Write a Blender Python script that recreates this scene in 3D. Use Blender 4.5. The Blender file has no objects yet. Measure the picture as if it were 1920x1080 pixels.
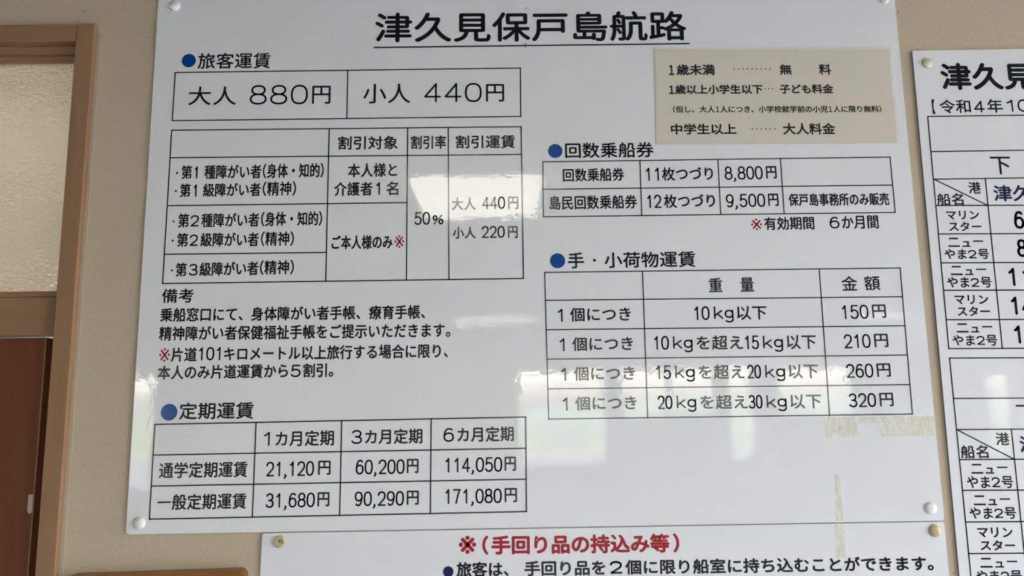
import bpy, bmesh, math, random
from mathutils import Vector, Matrix
from mathutils.geometry import delaunay_2d_cdt

C = bpy.context.scene
COL = C.collection

# ------------------------------------------------------------------ camera
CAM_D, CAM_Z = 1.25, 1.66
PITCH, YAW, ROLL = 0.15202655675, 0.00952458557, -0.01402682365
fw = Vector((math.sin(YAW) * math.cos(PITCH), math.cos(YAW) * math.cos(PITCH), math.sin(PITCH)))
rt = Vector((math.cos(YAW), -math.sin(YAW), 0.0))
up = rt.cross(fw)
r2 = rt * math.cos(ROLL) + up * math.sin(ROLL)
u2 = -rt * math.sin(ROLL) + up * math.cos(ROLL)
cd = bpy.data.cameras.new('camera')
cam = bpy.data.objects.new('camera', cd)
COL.objects.link(cam)
m3 = Matrix((r2, u2, -fw)).transposed()
cam.matrix_world = Matrix.Translation((0, -CAM_D, CAM_Z)) @ m3.to_4x4()
cd.sensor_fit = 'HORIZONTAL'
cd.sensor_width = 36.0
cd.lens = 36.0 * 1443.0 / 1920.0
cd.clip_start = 0.02
C.camera = cam

# ------------------------------------------------------------------ sky, sun, exposure
world = bpy.data.worlds.new('world')
C.world = world
world.use_nodes = True
wn, wl = world.node_tree.nodes, world.node_tree.links
wn.clear()
sky = wn.new('ShaderNodeTexSky')
sky.sky_type = 'NISHITA'
sky.sun_disc = False
sky.sun_elevation = math.radians(48)
sky.sun_rotation = math.radians(25)
sky.dust_density = 3.0
sky.air_density = 1.0
bg = wn.new('ShaderNodeBackground')
bg.inputs['Strength'].default_value = 1.0
wo = wn.new('ShaderNodeOutputWorld')
haze = wn.new('ShaderNodeMix')
haze.data_type, haze.blend_type = 'RGBA', 'MULTIPLY'
haze.inputs[0].default_value = 1.0
haze.inputs[7].default_value = (1.13, 0.985, 0.955, 1.0)
wl.new(sky.outputs[0], haze.inputs[6])
wl.new(haze.outputs[2], bg.inputs[0])
wl.new(bg.outputs[0], wo.inputs[0])

sd = bpy.data.lights.new('sun', 'SUN')
sd.energy = 8.0
sd.angle = 0.01
sd.color = (1.0, 0.97, 0.93)
sun = bpy.data.objects.new('sun', sd)
COL.objects.link(sun)
sun.location = (2, 6, 9)
sun.rotation_euler = Vector((-0.25, -0.62, -0.75)).to_track_quat('-Z', 'Y').to_euler()

def portal(loc, rot, sx, sy):
    d = bpy.data.lights.new('window_daylight', 'AREA')
    d.shape = 'RECTANGLE'
    d.size, d.size_y = sx, sy
    d.cycles.is_portal = True
    o = bpy.data.objects.new('window_daylight', d)
    COL.objects.link(o)
    o.location, o.rotation_euler = loc, rot
    return o

C.view_settings.view_transform = 'Standard'
C.view_settings.look = 'None'
C.view_settings.gamma = 1.0
C.view_settings.use_curve_mapping = False
C.view_settings.exposure = 2.56
LAMP = 1.7            # brightness of the ceiling lamps

# ------------------------------------------------------------------ materials
def mat(name):
    m = bpy.data.materials.new(name)
    m.use_nodes = True
    n, l = m.node_tree.nodes, m.node_tree.links
    b = n['Principled BSDF']
    return m, n, l, b

def plain(name, col, rough=0.5, spec=0.5, metal=0.0):
    m, n, l, b = mat(name)
    b.inputs['Base Color'].default_value = (*col, 1)
    b.inputs['Roughness'].default_value = rough
    b.inputs['Specular IOR Level'].default_value = spec
    b.inputs['Metallic'].default_value = metal
    return m

def math_node(n, op, a=None, b=None):
    x = n.new('ShaderNodeMath')
    x.operation = op
    for i, v in enumerate((a, b)):
        if isinstance(v, (int, float)):
            x.inputs[i].default_value = v
    return x

def noise(n, l, scale, detail=3, vec=None, mapscale=None):
    t = n.new('ShaderNodeTexNoise')
    t.inputs['Scale'].default_value = scale
    t.inputs['Detail'].default_value = detail
    if vec is None:
        g = n.new('ShaderNodeNewGeometry')
        vec = g.outputs['Position']
    if mapscale:
        mp = n.new('ShaderNodeMapping')
        mp.inputs['Scale'].default_value = mapscale
        l.new(vec, mp.inputs[0])
        vec = mp.outputs[0]
    l.new(vec, t.inputs['Vector'])
    return t

def ramp(n, l, src, stops):
    r = n.new('ShaderNodeValToRGB')
    e = r.color_ramp.elements
    e[0].position, e[0].color = stops[0][0], (*stops[0][1], 1)
    e[1].position, e[1].color = stops[-1][0], (*stops[-1][1], 1)
    for p, c in stops[1:-1]:
        q = e.new(p)
        q.color = (*c, 1)
    l.new(src, r.inputs[0])
    return r

def gloss_panel(name, col):
    # enamelled sheet: smooth gloss with a faint orange-peel ripple
    m, n, l, b = mat(name)
    a = noise(n, l, 3.0, 2)
    r = ramp(n, l, a.outputs[0], [(0.3, tuple(c * 0.985 for c in col)), (0.7, col)])
    l.new(r.outputs[0], b.inputs['Base Color'])
    b.inputs['Roughness'].default_value = 0.03
    b.inputs['IOR'].default_value = 1.5
    rip = noise(n, l, 95.0, 2.5)
    wave = noise(n, l, 9.0, 1)
    ad = math_node(n, 'MULTIPLY_ADD', None, 4.0)
    l.new(wave.outputs[0], ad.inputs[0])
    l.new(rip.outputs[0], ad.inputs[2])
    bp = n.new('ShaderNodeBump')
    bp.inputs['Strength'].default_value = 1.0
    bp.inputs['Distance'].default_value = 0.00006
    l.new(ad.outputs[0], bp.inputs['Height'])
    l.new(bp.outputs[0], b.inputs['Normal'])
    return m

def wallpaper(name, light, dark):
    # woven wallpaper: fine threads both ways
    m, n, l, b = mat(name)
    g = n.new('ShaderNodeNewGeometry')
    wob = noise(n, l, 26.0, 2)
    ws = n.new('ShaderNodeVectorMath'); ws.operation = 'SCALE'
    ws.inputs['Scale'].default_value = 0.004
    l.new(wob.outputs['Color'], ws.inputs[0])
    va = n.new('ShaderNodeVectorMath'); va.operation = 'ADD'
    l.new(g.outputs['Position'], va.inputs[0]); l.new(ws.outputs[0], va.inputs[1])
    hs = []
    for ax, pitch in (('X', 0.0021), ('Z', 0.0024)):
        w = n.new('ShaderNodeTexWave')
        w.wave_type = 'BANDS'; w.bands_direction = ax
        w.inputs['Scale'].default_value = 2 * math.pi / (20.0 * pitch)
        w.inputs['Distortion'].default_value = 0.6
        w.inputs['Detail'].default_value = 1.0
        w.inputs['Detail Scale'].default_value = 0.6
        l.new(va.outputs[0], w.inputs['Vector'])
        hs.append(w)
    mn = math_node(n, 'MULTIPLY')
    l.new(hs[0].outputs['Fac'], mn.inputs[0]); l.new(hs[1].outputs['Fac'], mn.inputs[1])
    sq = math_node(n, 'POWER', None, 0.6)
    l.new(mn.outputs[0], sq.inputs[0])
    slub = noise(n, l, 420.0, 2, mapscale=(1.0, 1.0, 0.35))
    mx = math_node(n, 'MULTIPLY_ADD', None, 0.7)
    l.new(slub.outputs[0], mx.inputs[0]); l.new(sq.outputs[0], mx.inputs[2])
    r = ramp(n, l, mx.outputs[0], [(0.25, dark), (0.85, light)])
    big = noise(n, l, 1.6, 3)
    r2_ = ramp(n, l, big.outputs[0], [(0.3, (0.95, 0.95, 0.95)), (0.7, (1, 1, 1))])
    mul = n.new('ShaderNodeMix'); mul.data_type = 'RGBA'; mul.blend_type = 'MULTIPLY'
    mul.inputs[0].default_value = 1.0
    l.new(r.outputs[0], mul.inputs[6]); l.new(r2_.outputs[0], mul.inputs[7])
    l.new(mul.outputs[2], b.inputs['Base Color'])
    b.inputs['Roughness'].default_value = 0.85
    b.inputs['Specular IOR Level'].default_value = 0.2
    bp = n.new('ShaderNodeBump')
    bp.inputs['Strength'].default_value = 0.25
    bp.inputs['Distance'].default_value = 0.0006
    l.new(mx.outputs[0], bp.inputs['Height'])
    l.new(bp.outputs[0], b.inputs['Normal'])
    return m

def wood(name, cols, stretch, scale=9.0, rough=0.45, bump=0.1):
    m, n, l, b = mat(name)
    t = noise(n, l, scale, 6, mapscale=stretch)
    t.inputs['Distortion'].default_value = 0.6
    fine = noise(n, l, scale * 9, 4, mapscale=stretch)
    ad = math_node(n, 'MULTIPLY_ADD', None, 0.35)
    l.new(fine.outputs[0], ad.inputs[0]); l.new(t.outputs[0], ad.inputs[2])
    r = ramp(n, l, ad.outputs[0], [(0.35, cols[0]), (0.65, cols[1]), (0.95, cols[2])])
    l.new(r.outputs[0], b.inputs['Base Color'])
    b.inputs['Roughness'].default_value = rough
    bp = n.new('ShaderNodeBump')
    bp.inputs['Strength'].default_value = bump
    bp.inputs['Distance'].default_value = 0.0005
    l.new(ad.outputs[0], bp.inputs['Height'])
    l.new(bp.outputs[0], b.inputs['Normal'])
    return m

def clear_glass(name):
    m, n, l, b = mat(name)
    n.remove(b)
    tr = n.new('ShaderNodeBsdfTransparent')
    tr.inputs[0].default_value = (0.94, 0.97, 0.96, 1)
    gl = n.new('ShaderNodeBsdfGlossy')
    gl.inputs['Roughness'].default_value = 0.0
    fr = n.new('ShaderNodeFresnel')
    fr.inputs[0].default_value = 1.45
    mx = n.new('ShaderNodeMixShader')
    l.new(fr.outputs[0], mx.inputs[0]); l.new(tr.outputs[0], mx.inputs[1]); l.new(gl.outputs[0], mx.inputs[2])
    l.new(mx.outputs[0], n['Material Output'].inputs[0])
    return m

def frosted(name):
    # pebbled obscure glass
    m, n, l, b = mat(name)
    b.inputs['Base Color'].default_value = (0.82, 0.76, 0.60, 1)
    b.inputs['Roughness'].default_value = 0.33
    b.inputs['Transmission Weight'].default_value = 0.55
    b.inputs['IOR'].default_value = 1.45
    t = noise(n, l, 150.0, 3, mapscale=(1.0, 1.0, 1.5))
    bp = n.new('ShaderNodeBump')
    bp.inputs['Strength'].default_value = 0.9
    bp.inputs['Distance'].default_value = 0.0022
    l.new(t.outputs[0], bp.inputs['Height'])
    l.new(bp.outputs[0], b.inputs['Normal'])
    return m

def residue(name):
    # yellowed adhesive left by removed tape: patchy, ribbed, half see-through
    m, n, l, b = mat(name)
    b.inputs['Base Color'].default_value = (0.88, 0.83, 0.60, 1)
    b.inputs['Roughness'].default_value = 0.6
    rib = noise(n, l, 60.0, 4, mapscale=(3.0, 1.0, 0.8))
    pat = noise(n, l, 22.0, 3)
    ml = math_node(n, 'MULTIPLY')
    l.new(rib.outputs[0], ml.inputs[0]); l.new(pat.outputs[0], ml.inputs[1])
    mr = n.new('ShaderNodeMapRange')
    mr.inputs[1].default_value = 0.10; mr.inputs[2].default_value = 0.45
    mr.inputs[3].default_value = 0.2; mr.inputs[4].default_value = 0.6
    l.new(ml.outputs[0], mr.inputs[0])
    l.new(mr.outputs[0], b.inputs['Alpha'])
    return m

def emit(name, col, s):
    m, n, l, b = mat(name)
    b.inputs['Base Color'].default_value = (0.9, 0.9, 0.88, 1)
    b.inputs['Emission Color'].default_value = (*col, 1)
    b.inputs['Emission Strength'].default_value = s
    return m

M = {
    'panel': gloss_panel('white_enamel', (0.80, 0.815, 0.82)),
    'shaded_panel_edge': plain('shaded_panel_edge', (0.16, 0.16, 0.16), 0.6),  # dark sheet core, taken darker for the shadow line between boards
    'ink': plain('black_vinyl', (0.006, 0.007, 0.008), 0.12),
    'print': plain('black_print', (0.012, 0.011, 0.012), 0.5, 0.2),
    'red': plain('red_vinyl', (0.36, 0.012, 0.022), 0.15),
    'navy': plain('navy_vinyl', (0.010, 0.012, 0.06), 0.15),
    'blue': plain('blue_vinyl', (0.0, 0.055, 0.27), 0.15),
    'deep_navy': plain('dark_navy_vinyl', (0.003, 0.006, 0.075), 0.15),
    'cap_white': plain('white_plastic', (0.82, 0.81, 0.76), 0.25),
    'cap_clear': plain('milky_plastic', (0.86, 0.87, 0.86), 0.15),
    'cap_yellow': plain('yellowed_plastic', (0.55, 0.46, 0.25), 0.3),
    'cap_cream': plain('cream_plastic', (0.72, 0.69, 0.52), 0.25),
    'crack': plain('crack', (0.16, 0.11, 0.06), 0.8),
    'metal': plain('screw_steel', (0.75, 0.73, 0.69), 0.3, 0.5, 1.0),
    'dark': plain('dark_recess', (0.02, 0.015, 0.012), 0.8),
    'wall': wallpaper('woven_wallpaper', (0.62, 0.52, 0.385), (0.45, 0.375, 0.27)),
    'paint': plain('cream_paint', (0.60, 0.59, 0.56), 0.8),
    'paint_dim': plain('dimming_paint', (0.34, 0.31, 0.27), 0.8),  # unseen left wall darkened to cut bounce light on the boards
    'ceil': plain('ceiling_board', (0.16, 0.16, 0.155), 0.9),
    'floor': plain('vinyl_floor', (0.46, 0.46, 0.45), 0.35),
    'frame': wood('pale_laminate', [(0.275, 0.152, 0.076), (0.305, 0.172, 0.087), (0.34, 0.195, 0.104)], (6, 6, 0.6), 7.0, 0.45, 0.03),
    'frame_h': wood('pale_laminate_across', [(0.275, 0.152, 0.076), (0.305, 0.172, 0.087), (0.34, 0.195, 0.104)], (0.6, 6, 6), 7.0, 0.45, 0.03),
    'door': wood('red_brown_veneer', [(0.125, 0.034, 0.010), (0.165, 0.047, 0.016), (0.215, 0.068, 0.026)], (7, 7, 0.5), 4.0, 0.4, 0.05),
    'edge': plain('leaf_edge_band', (0.34, 0.20, 0.09), 0.6, 0.2),
    'plaque': wood('orange_brown_wood', [(0.175, 0.066, 0.012), (0.215, 0.085, 0.016), (0.26, 0.108, 0.024)], (0.5, 5, 7), 10.0, 0.3, 0.05),
    'plastic': plain('translucent_plastic', (0.60, 0.50, 0.42), 0.3),
    'paper': plain('cream_paper', (0.66, 0.62, 0.52), 0.6),
    'frost': frosted('pebbled_glass'),
    'glass': clear_glass('window_glass'),
    'alu': plain('window_aluminium', (0.35, 0.34, 0.32), 0.4, 0.5, 0.6),
    'residue': residue('tape_adhesive'),
    'lamp_far': emit('far_lamp_diffuser', (1.0, 0.97, 0.88), LAMP * .55),
    'lamp_added': emit('added_lamp_diffuser', (1.0, 0.95, 0.85), LAMP * .55),  # for the lamp added behind the frosted pane
    'lamp': emit('lamp_diffuser', (1.0, 0.97, 0.82), LAMP),
    'housing': plain('lamp_housing', (0.8, 0.8, 0.78), 0.4),
    'ground': plain('concrete_quay', (0.09, 0.095, 0.10), 0.9),
    'hill': None,
    'caulk': plain('caulk', (0.45, 0.38, 0.29), 0.9, 0.1),
    'ballpoint': plain('pen_mark', (0.12, 0.11, 0.11), 0.6),
}
def laminate(name):
    m, n, l, b = mat(name)
    b.inputs['Base Color'].default_value = (0.9, 0.9, 0.88, 1)
    b.inputs['Roughness'].default_value = 0.12
    b.inputs['Alpha'].default_value = 0.10
    return m
M['film'] = laminate('laminate_film')
_m, _n, _l, _b = mat('wooded_slope')
_t = noise(_n, _l, 0.9, 6)
_l.new(ramp(_n, _l, _t.outputs[0], [(0.35, (0.03, 0.05, 0.015)), (0.65, (0.16, 0.19, 0.05))]).outputs[0], _b.inputs['Base Color'])
M['hill'] = _m

# ------------------------------------------------------------------ object helpers
def link(name, me, material, parent=None, loc=None, mats=None):
    o = bpy.data.objects.new(name, me)
    COL.objects.link(o)
    for q in (mats or [material]):
        me.materials.append(q)
    if parent:
        o.parent = parent
    if loc is not None:
        o.location = loc
    return o

def from_bm(name, bm, material, parent=None, loc=(0, 0, 0), mats=None, smooth=False):
    me = bpy.data.meshes.new(name)
    bmesh.ops.recalc_face_normals(bm, faces=bm.faces)
    bm.to_mesh(me)
    bm.free()
    if smooth:
        for p in me.polygons:
            p.use_smooth = True
    return link(name, me, material, parent, loc, mats)

def add_box(bm, x0, x1, y0, y1, z0, z1, bev=0.0):
    r = bmesh.ops.create_cube(bm, size=1.0)
    for v in r['verts']:
        v.co = Vector(((x0 + x1) / 2 + v.co.x * (x1 - x0), (y0 + y1) / 2 + v.co.y * (y1 - y0), (z0 + z1) / 2 + v.co.z * (z1 - z0)))
    if bev:
        es = list({e for v in r['verts'] for e in v.link_edges})
        bmesh.ops.bevel(bm, geom=es, offset=bev, segments=2, affect='EDGES', profile=0.5)

def box(name, b, material, parent=None, bev=0.0, origin=(0, 0, 0)):
    bm = bmesh.new()
    ox, oy, oz = origin
    add_box(bm, b[0] - ox, b[1] - ox, b[2] - oy, b[3] - oy, b[4] - oz, b[5] - oz, bev)
    return from_bm(name, bm, material, parent)

def thing(name, label, cat, loc, group=None):
    o = bpy.data.objects.new(name, None)
    o.empty_display_size = 0.05
    COL.objects.link(o)
    o.location = loc
    o['label'] = label
    o['category'] = cat
    if group:
        o['group'] = group
    return o

def struct(o):
    o['kind'] = 'structure'
    return o

def rounded(pts, r, seg=5):
    out = []
    n = len(pts)
    for i in range(n):
        p0, p, p1 = Vector(pts[i - 1]), Vector(pts[i]), Vector(pts[(i + 1) % n])
        a = p + (p0 - p).normalized() * r
        b = p + (p1 - p).normalized() * r
        for k in range(seg + 1):
            t = k / seg
            out.append(a * (1 - t) ** 2 + p * 2 * t * (1 - t) + b * t * t)
    return out

def plate(name, pts, y0, y1, material, parent, origin, r=0.0, bev=0.0, edge=None):
    """flat sheet standing on the wall: outline in (x, z) metres, from depth y0 (wall side) to y1 (room side)"""
    pts = rounded([p for p in pts], r) if r else [Vector(p) for p in pts]
    bm = bmesh.new()
    ox, oy, oz = origin
    fr = [bm.verts.new((p[0] - ox, y1 - oy, p[1] - oz)) for p in pts]
    bk = [bm.verts.new((p[0] - ox, y0 - oy, p[1] - oz)) for p in pts]
    f = bm.faces.new(fr)
    bm.faces.new(list(reversed(bk)))
    n = len(pts)
    sides = [bm.faces.new((fr[i], bk[i], bk[(i + 1) % n], fr[(i + 1) % n])) for i in range(n)]
    if edge:
        for s in sides:
            s.material_index = 1
    if bev:
        bmesh.ops.bevel(bm, geom=list(f.edges), offset=bev, segments=3, affect='EDGES', profile=0.5)
    return from_bm(name, bm, material, parent, mats=[material, edge] if edge else None)

# ------------------------------------------------------------------ lettering
S_FONT = {}
def arc(cx, cy, rx, ry, a0, a1, n=14, p=1.0):
    o = []
    for k in range(n + 1):
        a = math.radians(a0 + (a1 - a0) * k / n)
        c, s = math.cos(a), math.sin(a)
        o.append((cx + rx * math.copysign(abs(c) ** p, c), cy + ry * math.copysign(abs(s) ** p, s)))
    return o
# centre-lines of the rounded sign-writer's figures, unit cell 1 wide, 1 high
S_FONT['0'] = [arc(.5, .5, .5, .5, 90, 450, 36, .82)]
S_FONT['1'] = [[(.22, .78), (.34, .82), (.58, 1.0), (.58, 0.0)]]
S_FONT['2'] = [arc(.5, .72, .48, .28, 172, 0, 12, .9) + [(.96, .62), (.86, .48), (.05, .0), (1., .0)]]
S_FONT['3'] = [arc(.48, .755, .44, .245, 160, -90, 16, .9) + [(.36, .51)], [(.36, .51)] + arc(.48, .255, .50, .255, 90, -160, 18, .9)]
S_FONT['4'] = [[(.72, .0), (.72, 1.0), (.0, .27), (1.0, .27)]]
S_FONT['5'] = [[(.92, 1.0), (.18, 1.0), (.10, .52)] + arc(.47, .32, .50, .32, 125, -155, 18, .9)]
S_FONT['6'] = [arc(.5, .32, .48, .32, 90, 450, 26, .9), [(.86, .90), (.72, .985), (.5, 1.0), (.28, .95), (.10, .74), (.02, .45), (.02, .32)]]
S_FONT['7'] = [[(.04, 1.0), (.96, 1.0), (.62, .55), (.38, .0)]]
S_FONT['8'] = [arc(.5, .765, .42, .235, 90, 450, 26, .9), arc(.5, .265, .5, .265, 90, 450, 28, .9)]
S_FONT['9'] = [[(1 - x, 1 - y) for x, y in s] for s in S_FONT['6']]
S_FONT[','] = [[(.12, .06), (.2, .0), (.16, -.1), (.02, -.19)]]
S_FONT['k'] = [[(.06, .0), (.06, 1.0)], [(.86, .66), (.06, .24)], [(.36, .40), (.92, .0)]]
S_FONT['g'] = [arc(.46, .38, .42, .30, 90, 450, 24, .9), [(.88, .70), (.88, -.08)] + arc(.46, -.10, .42, .22, 0, -150, 10, .9)]
S_FONT['%'] = [arc(.2, .72, .18, .26, 90, 450, 20), arc(.8, .26, .18, .26, 90, 450, 20), [(.86, 1.0), (.14, .0)]]
S_FONT['ー'] = [[(.0, .5), (1., .5)]]
S_FONT['一'] = S_FONT['ー']
ADV = {',': .72, 'k': 1.25, 'g': 1.2, '%': 1.1, 'ー': 1.0, '一': 1.0}
STROKED = set(S_FONT)

def stroke_tris(poly, w, out):
    """round-ended, round-jointed band of width w along a centre-line"""
    h = w / 2
    closed = len(poly) > 3 and (Vector(poly[0]) - Vector(poly[-1])).length < 1e-9
    for i in range(len(poly) - 1):
        a, b = Vector(poly[i]), Vector(poly[i + 1])
        d = b - a
        if d.length < 1e-9:
            continue
        d.normalize()
        nn = Vector((-d.y, d.x)) * h
        q = [a + nn, a - nn, b - nn, b + nn]
        out.append((q[0], q[1], q[2])); out.append((q[0], q[2], q[3]))
    for i, p in enumerate(poly):
        if closed and i == len(poly) - 1:
            continue
        if 0 < i < len(poly) - 1:
            d0 = (Vector(poly[i]) - Vector(poly[i - 1])); d1 = (Vector(poly[i + 1]) - Vector(poly[i]))
            if d0.length < 1e-9 or d1.length < 1e-9 or d0.angle(d1) < 0.03:
                continue
        p = Vector(p)
        k = 12 if (i in (0, len(poly) - 1) or closed is False) else 8
        ring = [p + Vector((math.cos(2 * math.pi * j / k), math.sin(2 * math.pi * j / k))) * h for j in range(k)]
        for j in range(1, k - 1):
            out.append((ring[0], ring[j], ring[j + 1]))

FONT_CACHE = {}
def load_strings(strings):
    obs = []
    for s in strings:
        cu = bpy.data.curves.new('tmp', 'FONT')
        cu.body = s
        o = bpy.data.objects.new('tmp', cu)
        COL.objects.link(o)
        obs.append((s, o))
    dg = bpy.context.evaluated_depsgraph_get()
    for s, o in obs:
        c = o.to_curve(dg)
        glyphs = {}
        for sp in c.splines:
            bps = sp.bezier_points
            poly = []
            n = len(bps)
            for i in range(n):
                a, b = bps[i], bps[(i + 1) % n]
                p0, p1, p2, p3 = (Vector(v.xy) for v in (a.co, a.handle_right, b.handle_left, b.co))
                ch = p3 - p0
                L = ch.length
                flat = L < 1e-6 or (abs(ch.cross(p1 - p0)) / L < 0.002 and abs(ch.cross(p2 - p0)) / L < 0.002)
                poly.append(p0)
                if not flat:
                    m = 7
                    for k in range(1, m):
                        t = k / m
                        poly.append(p0 * (1 - t) ** 3 + p1 * 3 * t * (1 - t) ** 2 + p2 * 3 * t * t * (1 - t) + p3 * t ** 3)
            q = []
            for p in poly:
                if not q or (p - q[-1]).length > 1e-4:
                    q.append(p)
            if len(q) > 2 and (q[0] - q[-1]).length < 1e-4:
                q.pop()
            if len(q) > 2:
                glyphs.setdefault(sp.character_index, []).append(q)
        o.to_curve_clear()
        FONT_CACHE[s] = list(glyphs.values())
    for s, o in obs:
        cu = o.data
        bpy.data.objects.remove(o)
        bpy.data.curves.remove(cu)

def area(p):
    return 0.5 * sum(p[i - 1].x * p[i].y - p[i].x * p[i - 1].y for i in range(len(p)))

def soften(p, sign, rmax):
    """round the outer corners of a contour, as the sign's rounded gothic has them"""
    n = len(p)
    corner = []
    for i in range(n):
        a, b = p[i] - p[i - 1], p[(i + 1) % n] - p[i]
        if a.length < 1e-9 or b.length < 1e-9:
            continue
        ang = math.atan2(a.cross(b), a.dot(b)) * sign
        if ang > math.radians(42):
            corner.append(i)
    if not corner:
        return p
    m = len(corner)
    chains = []
    for k in range(m):
        i, j = corner[k], corner[(k + 1) % m]
        idx = [i]
        t = i
        while True:
            t = (t + 1) % n
            idx.append(t)
            if t == j:
                break
        pts = [p[q] for q in idx]
        chains.append(pts)
    ln = [sum((c[q + 1] - c[q]).length for q in range(len(c) - 1)) for c in chains]
    rad = [min(rmax, .49 * ln[k], .49 * ln[k - 1]) for k in range(m)]
    def trim(c, r):
        c = list(c)
        while len(c) > 2 and (c[1] - c[0]).length <= r:
            r -= (c[1] - c[0]).length
            c.pop(0)
        d = (c[1] - c[0]).length
        if d > 1e-12:
            c[0] = c[0] + (c[1] - c[0]) * min(.98, r / d)
        return c
    tr = []
    for k in range(m):
        c = trim(chains[k], rad[k])
        c = list(reversed(trim(list(reversed(c)), rad[(k + 1) % m])))
        tr.append(c)
    out = []
    for k in range(m):
        a, v, b = tr[k - 1][-1], chains[k][0], tr[k][0]
        ka = 0.62
        h1, h2 = a + (v - a) * ka, b + (v - b) * ka
        for s in range(1, 5):
            t = s / 5
            out.append(a * (1 - t) ** 3 + h1 * 3 * t * (1 - t) ** 2 + h2 * 3 * t * t * (1 - t) + b * t ** 3)
        out.extend(tr[k])
    q = []
    for v in out:
        if not q or (v - q[-1]).length > 1e-7:
            q.append(v)
    return q

def grow(p, sign, d):
    n = len(p)
    out = []
    for i in range(n):
        a, b = (p[i] - p[i - 1]), (p[(i + 1) % n] - p[i])
        if a.length < 1e-12 or b.length < 1e-12:
            out.append(p[i].copy()); continue
        a.normalize(); b.normalize()
        n1, n2 = Vector((a.y, -a.x)) * sign, Vector((b.y, -b.x)) * sign
        s = n1 + n2
        if s.length < 1e-4:
            s = n1.copy()
        s.normalize()
        c = max(.5, s.dot(n1))
        out.append(p[i] + s * d / c)
    return out

def inside(p, c):
    r = False
    for i in range(len(c)):
        a, b = c[i - 1], c[i]
        if (a.y > p.y) != (b.y > p.y) and p.x < a.x + (b.x - a.x) * (p.y - a.y) / (b.y - a.y):
            r = not r
    return r

def text_tris(item, stroke, fillet):
    """triangles in wall metres for one run of writing fitted to its measured size"""
    s, cx, cz, w, h, th = item
    cx, cz, w, h, stroke = cx / 1000, cz / 1000, w / 1000, h / 1000, stroke / 1000
    tris = []
    if s == '・' or (s[0] == 'D' and s[1:].isdigit()):
        k = 1 if s == '・' else int(s[1:])
        r = min(h, w) / 2 if k == 1 else h * .52
        for j in range(k):
            x = 0 if k == 1 else -w / 2 + r + (w - 2 * r) * j / (k - 1)
            ring = [Vector((x + r * math.cos(q * math.pi / 8), r * math.sin(q * math.pi / 8))) for q in range(16)]
            for q in range(1, 15):
                tris.append((ring[0], ring[q], ring[q + 1]))
    elif all(ch in STROKED for ch in s):
        x, lines = 0.0, []
        for ch in s:
            for pl in S_FONT[ch]:
                lines.append([(x + px, py) for px, py in pl])
            x += ADV.get(ch, 1.36)
        xs = [p[0] for l_ in lines for p in l_]
        digits = [c for c in s if c.isdigit()]
        ys = [p[1] for l_ in lines for p in l_] if not digits else [0, 1]
        x0, x1, y0, y1 = min(xs), max(xs), min(ys), max(ys)
        if 'g' in s:
            y0 = -.32
        fx = (w - stroke) / max(x1 - x0, 1e-6) if x1 - x0 > .02 else 0
        fy = (h - stroke) / max(y1 - y0, 1e-6) if y1 - y0 > .02 else 0
        for l_ in lines:
            stroke_tris([((px - (x0 + x1) / 2) * fx, (py - (y0 + y1) / 2) * fy) for px, py in l_], stroke, tris)
    else:
        s2 = s.replace('(', '（').replace(')', '）')
        gl = FONT_CACHE[s2]
        P = [p for g in gl for c in g for p in c]
        x0, x1 = min(p.x for p in P), max(p.x for p in P)
        y0, y1 = min(p.y for p in P), max(p.y for p in P)
        fx, fy = w / (x1 - x0), h / (y1 - y0)
        em = math.sqrt(fx * fy)
        stem = .066
        if s2 in '（）【':
            em = fy
        d = (stroke - stem * em) / 2
        fx2, fy2 = (w - 2 * d) / (x1 - x0), (h - 2 * d) / (y1 - y0)
        for g in gl:
            cs = [[Vector(((p.x - (x0 + x1) / 2) * fx2, (p.y - (y0 + y1) / 2) * fy2)) for p in c] for c in g]
            big = max(cs, key=lambda c: abs(area(c)))
            sign = 1 if area(big) > 0 else -1
            done = []
            for c in cs:
                a0 = area(c)
                if fillet:
                    c = soften(c, sign, .045 * em)
                c = grow(c, sign, d)
                a1 = area(c)
                if a0 * a1 <= 0 or (a0 * sign < 0 and abs(a1) < .08 * abs(a0)):
                    continue
                done.append(c)
            outer = [c for c in done if area(c) * sign > 0]
            holes = [c for c in done if area(c) * sign < 0]
            fams = [[c] for c in outer]
            for hc in holes:
                own = [f for f in fams if inside(hc[0], f[0])]
                if own:
                    min(own, key=lambda f: abs(area(f[0]))).append(hc)
            for f in fams:
                flat, loops = [], []
                for c in f:
                    loops.append(list(range(len(flat), len(flat) + len(c))))
                    flat += c
                K = 1000.0
                edges = [(l_[i - 1], l_[i]) for l_ in loops for i in range(len(l_))]
                vs, _, fs, _, _, _ = delaunay_2d_cdt([v * K for v in flat], edges, [], 0, 1e-5)
                bbx = [v / K for v in vs]
                for t in fs:
                    m = (bbx[t[0]] + bbx[t[1]] + bbx[t[2]]) / 3
                    if inside(m, f[0]) and not any(inside(m, hc) for hc in f[1:]):
                        tris.append(tuple(bbx[i] for i in t))
    ct, st = math.cos(th), math.sin(th)
    return [tuple((cx + v.x * ct - v.y * st, cz + v.x * st + v.y * ct) for v in t) for t in tris]

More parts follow.
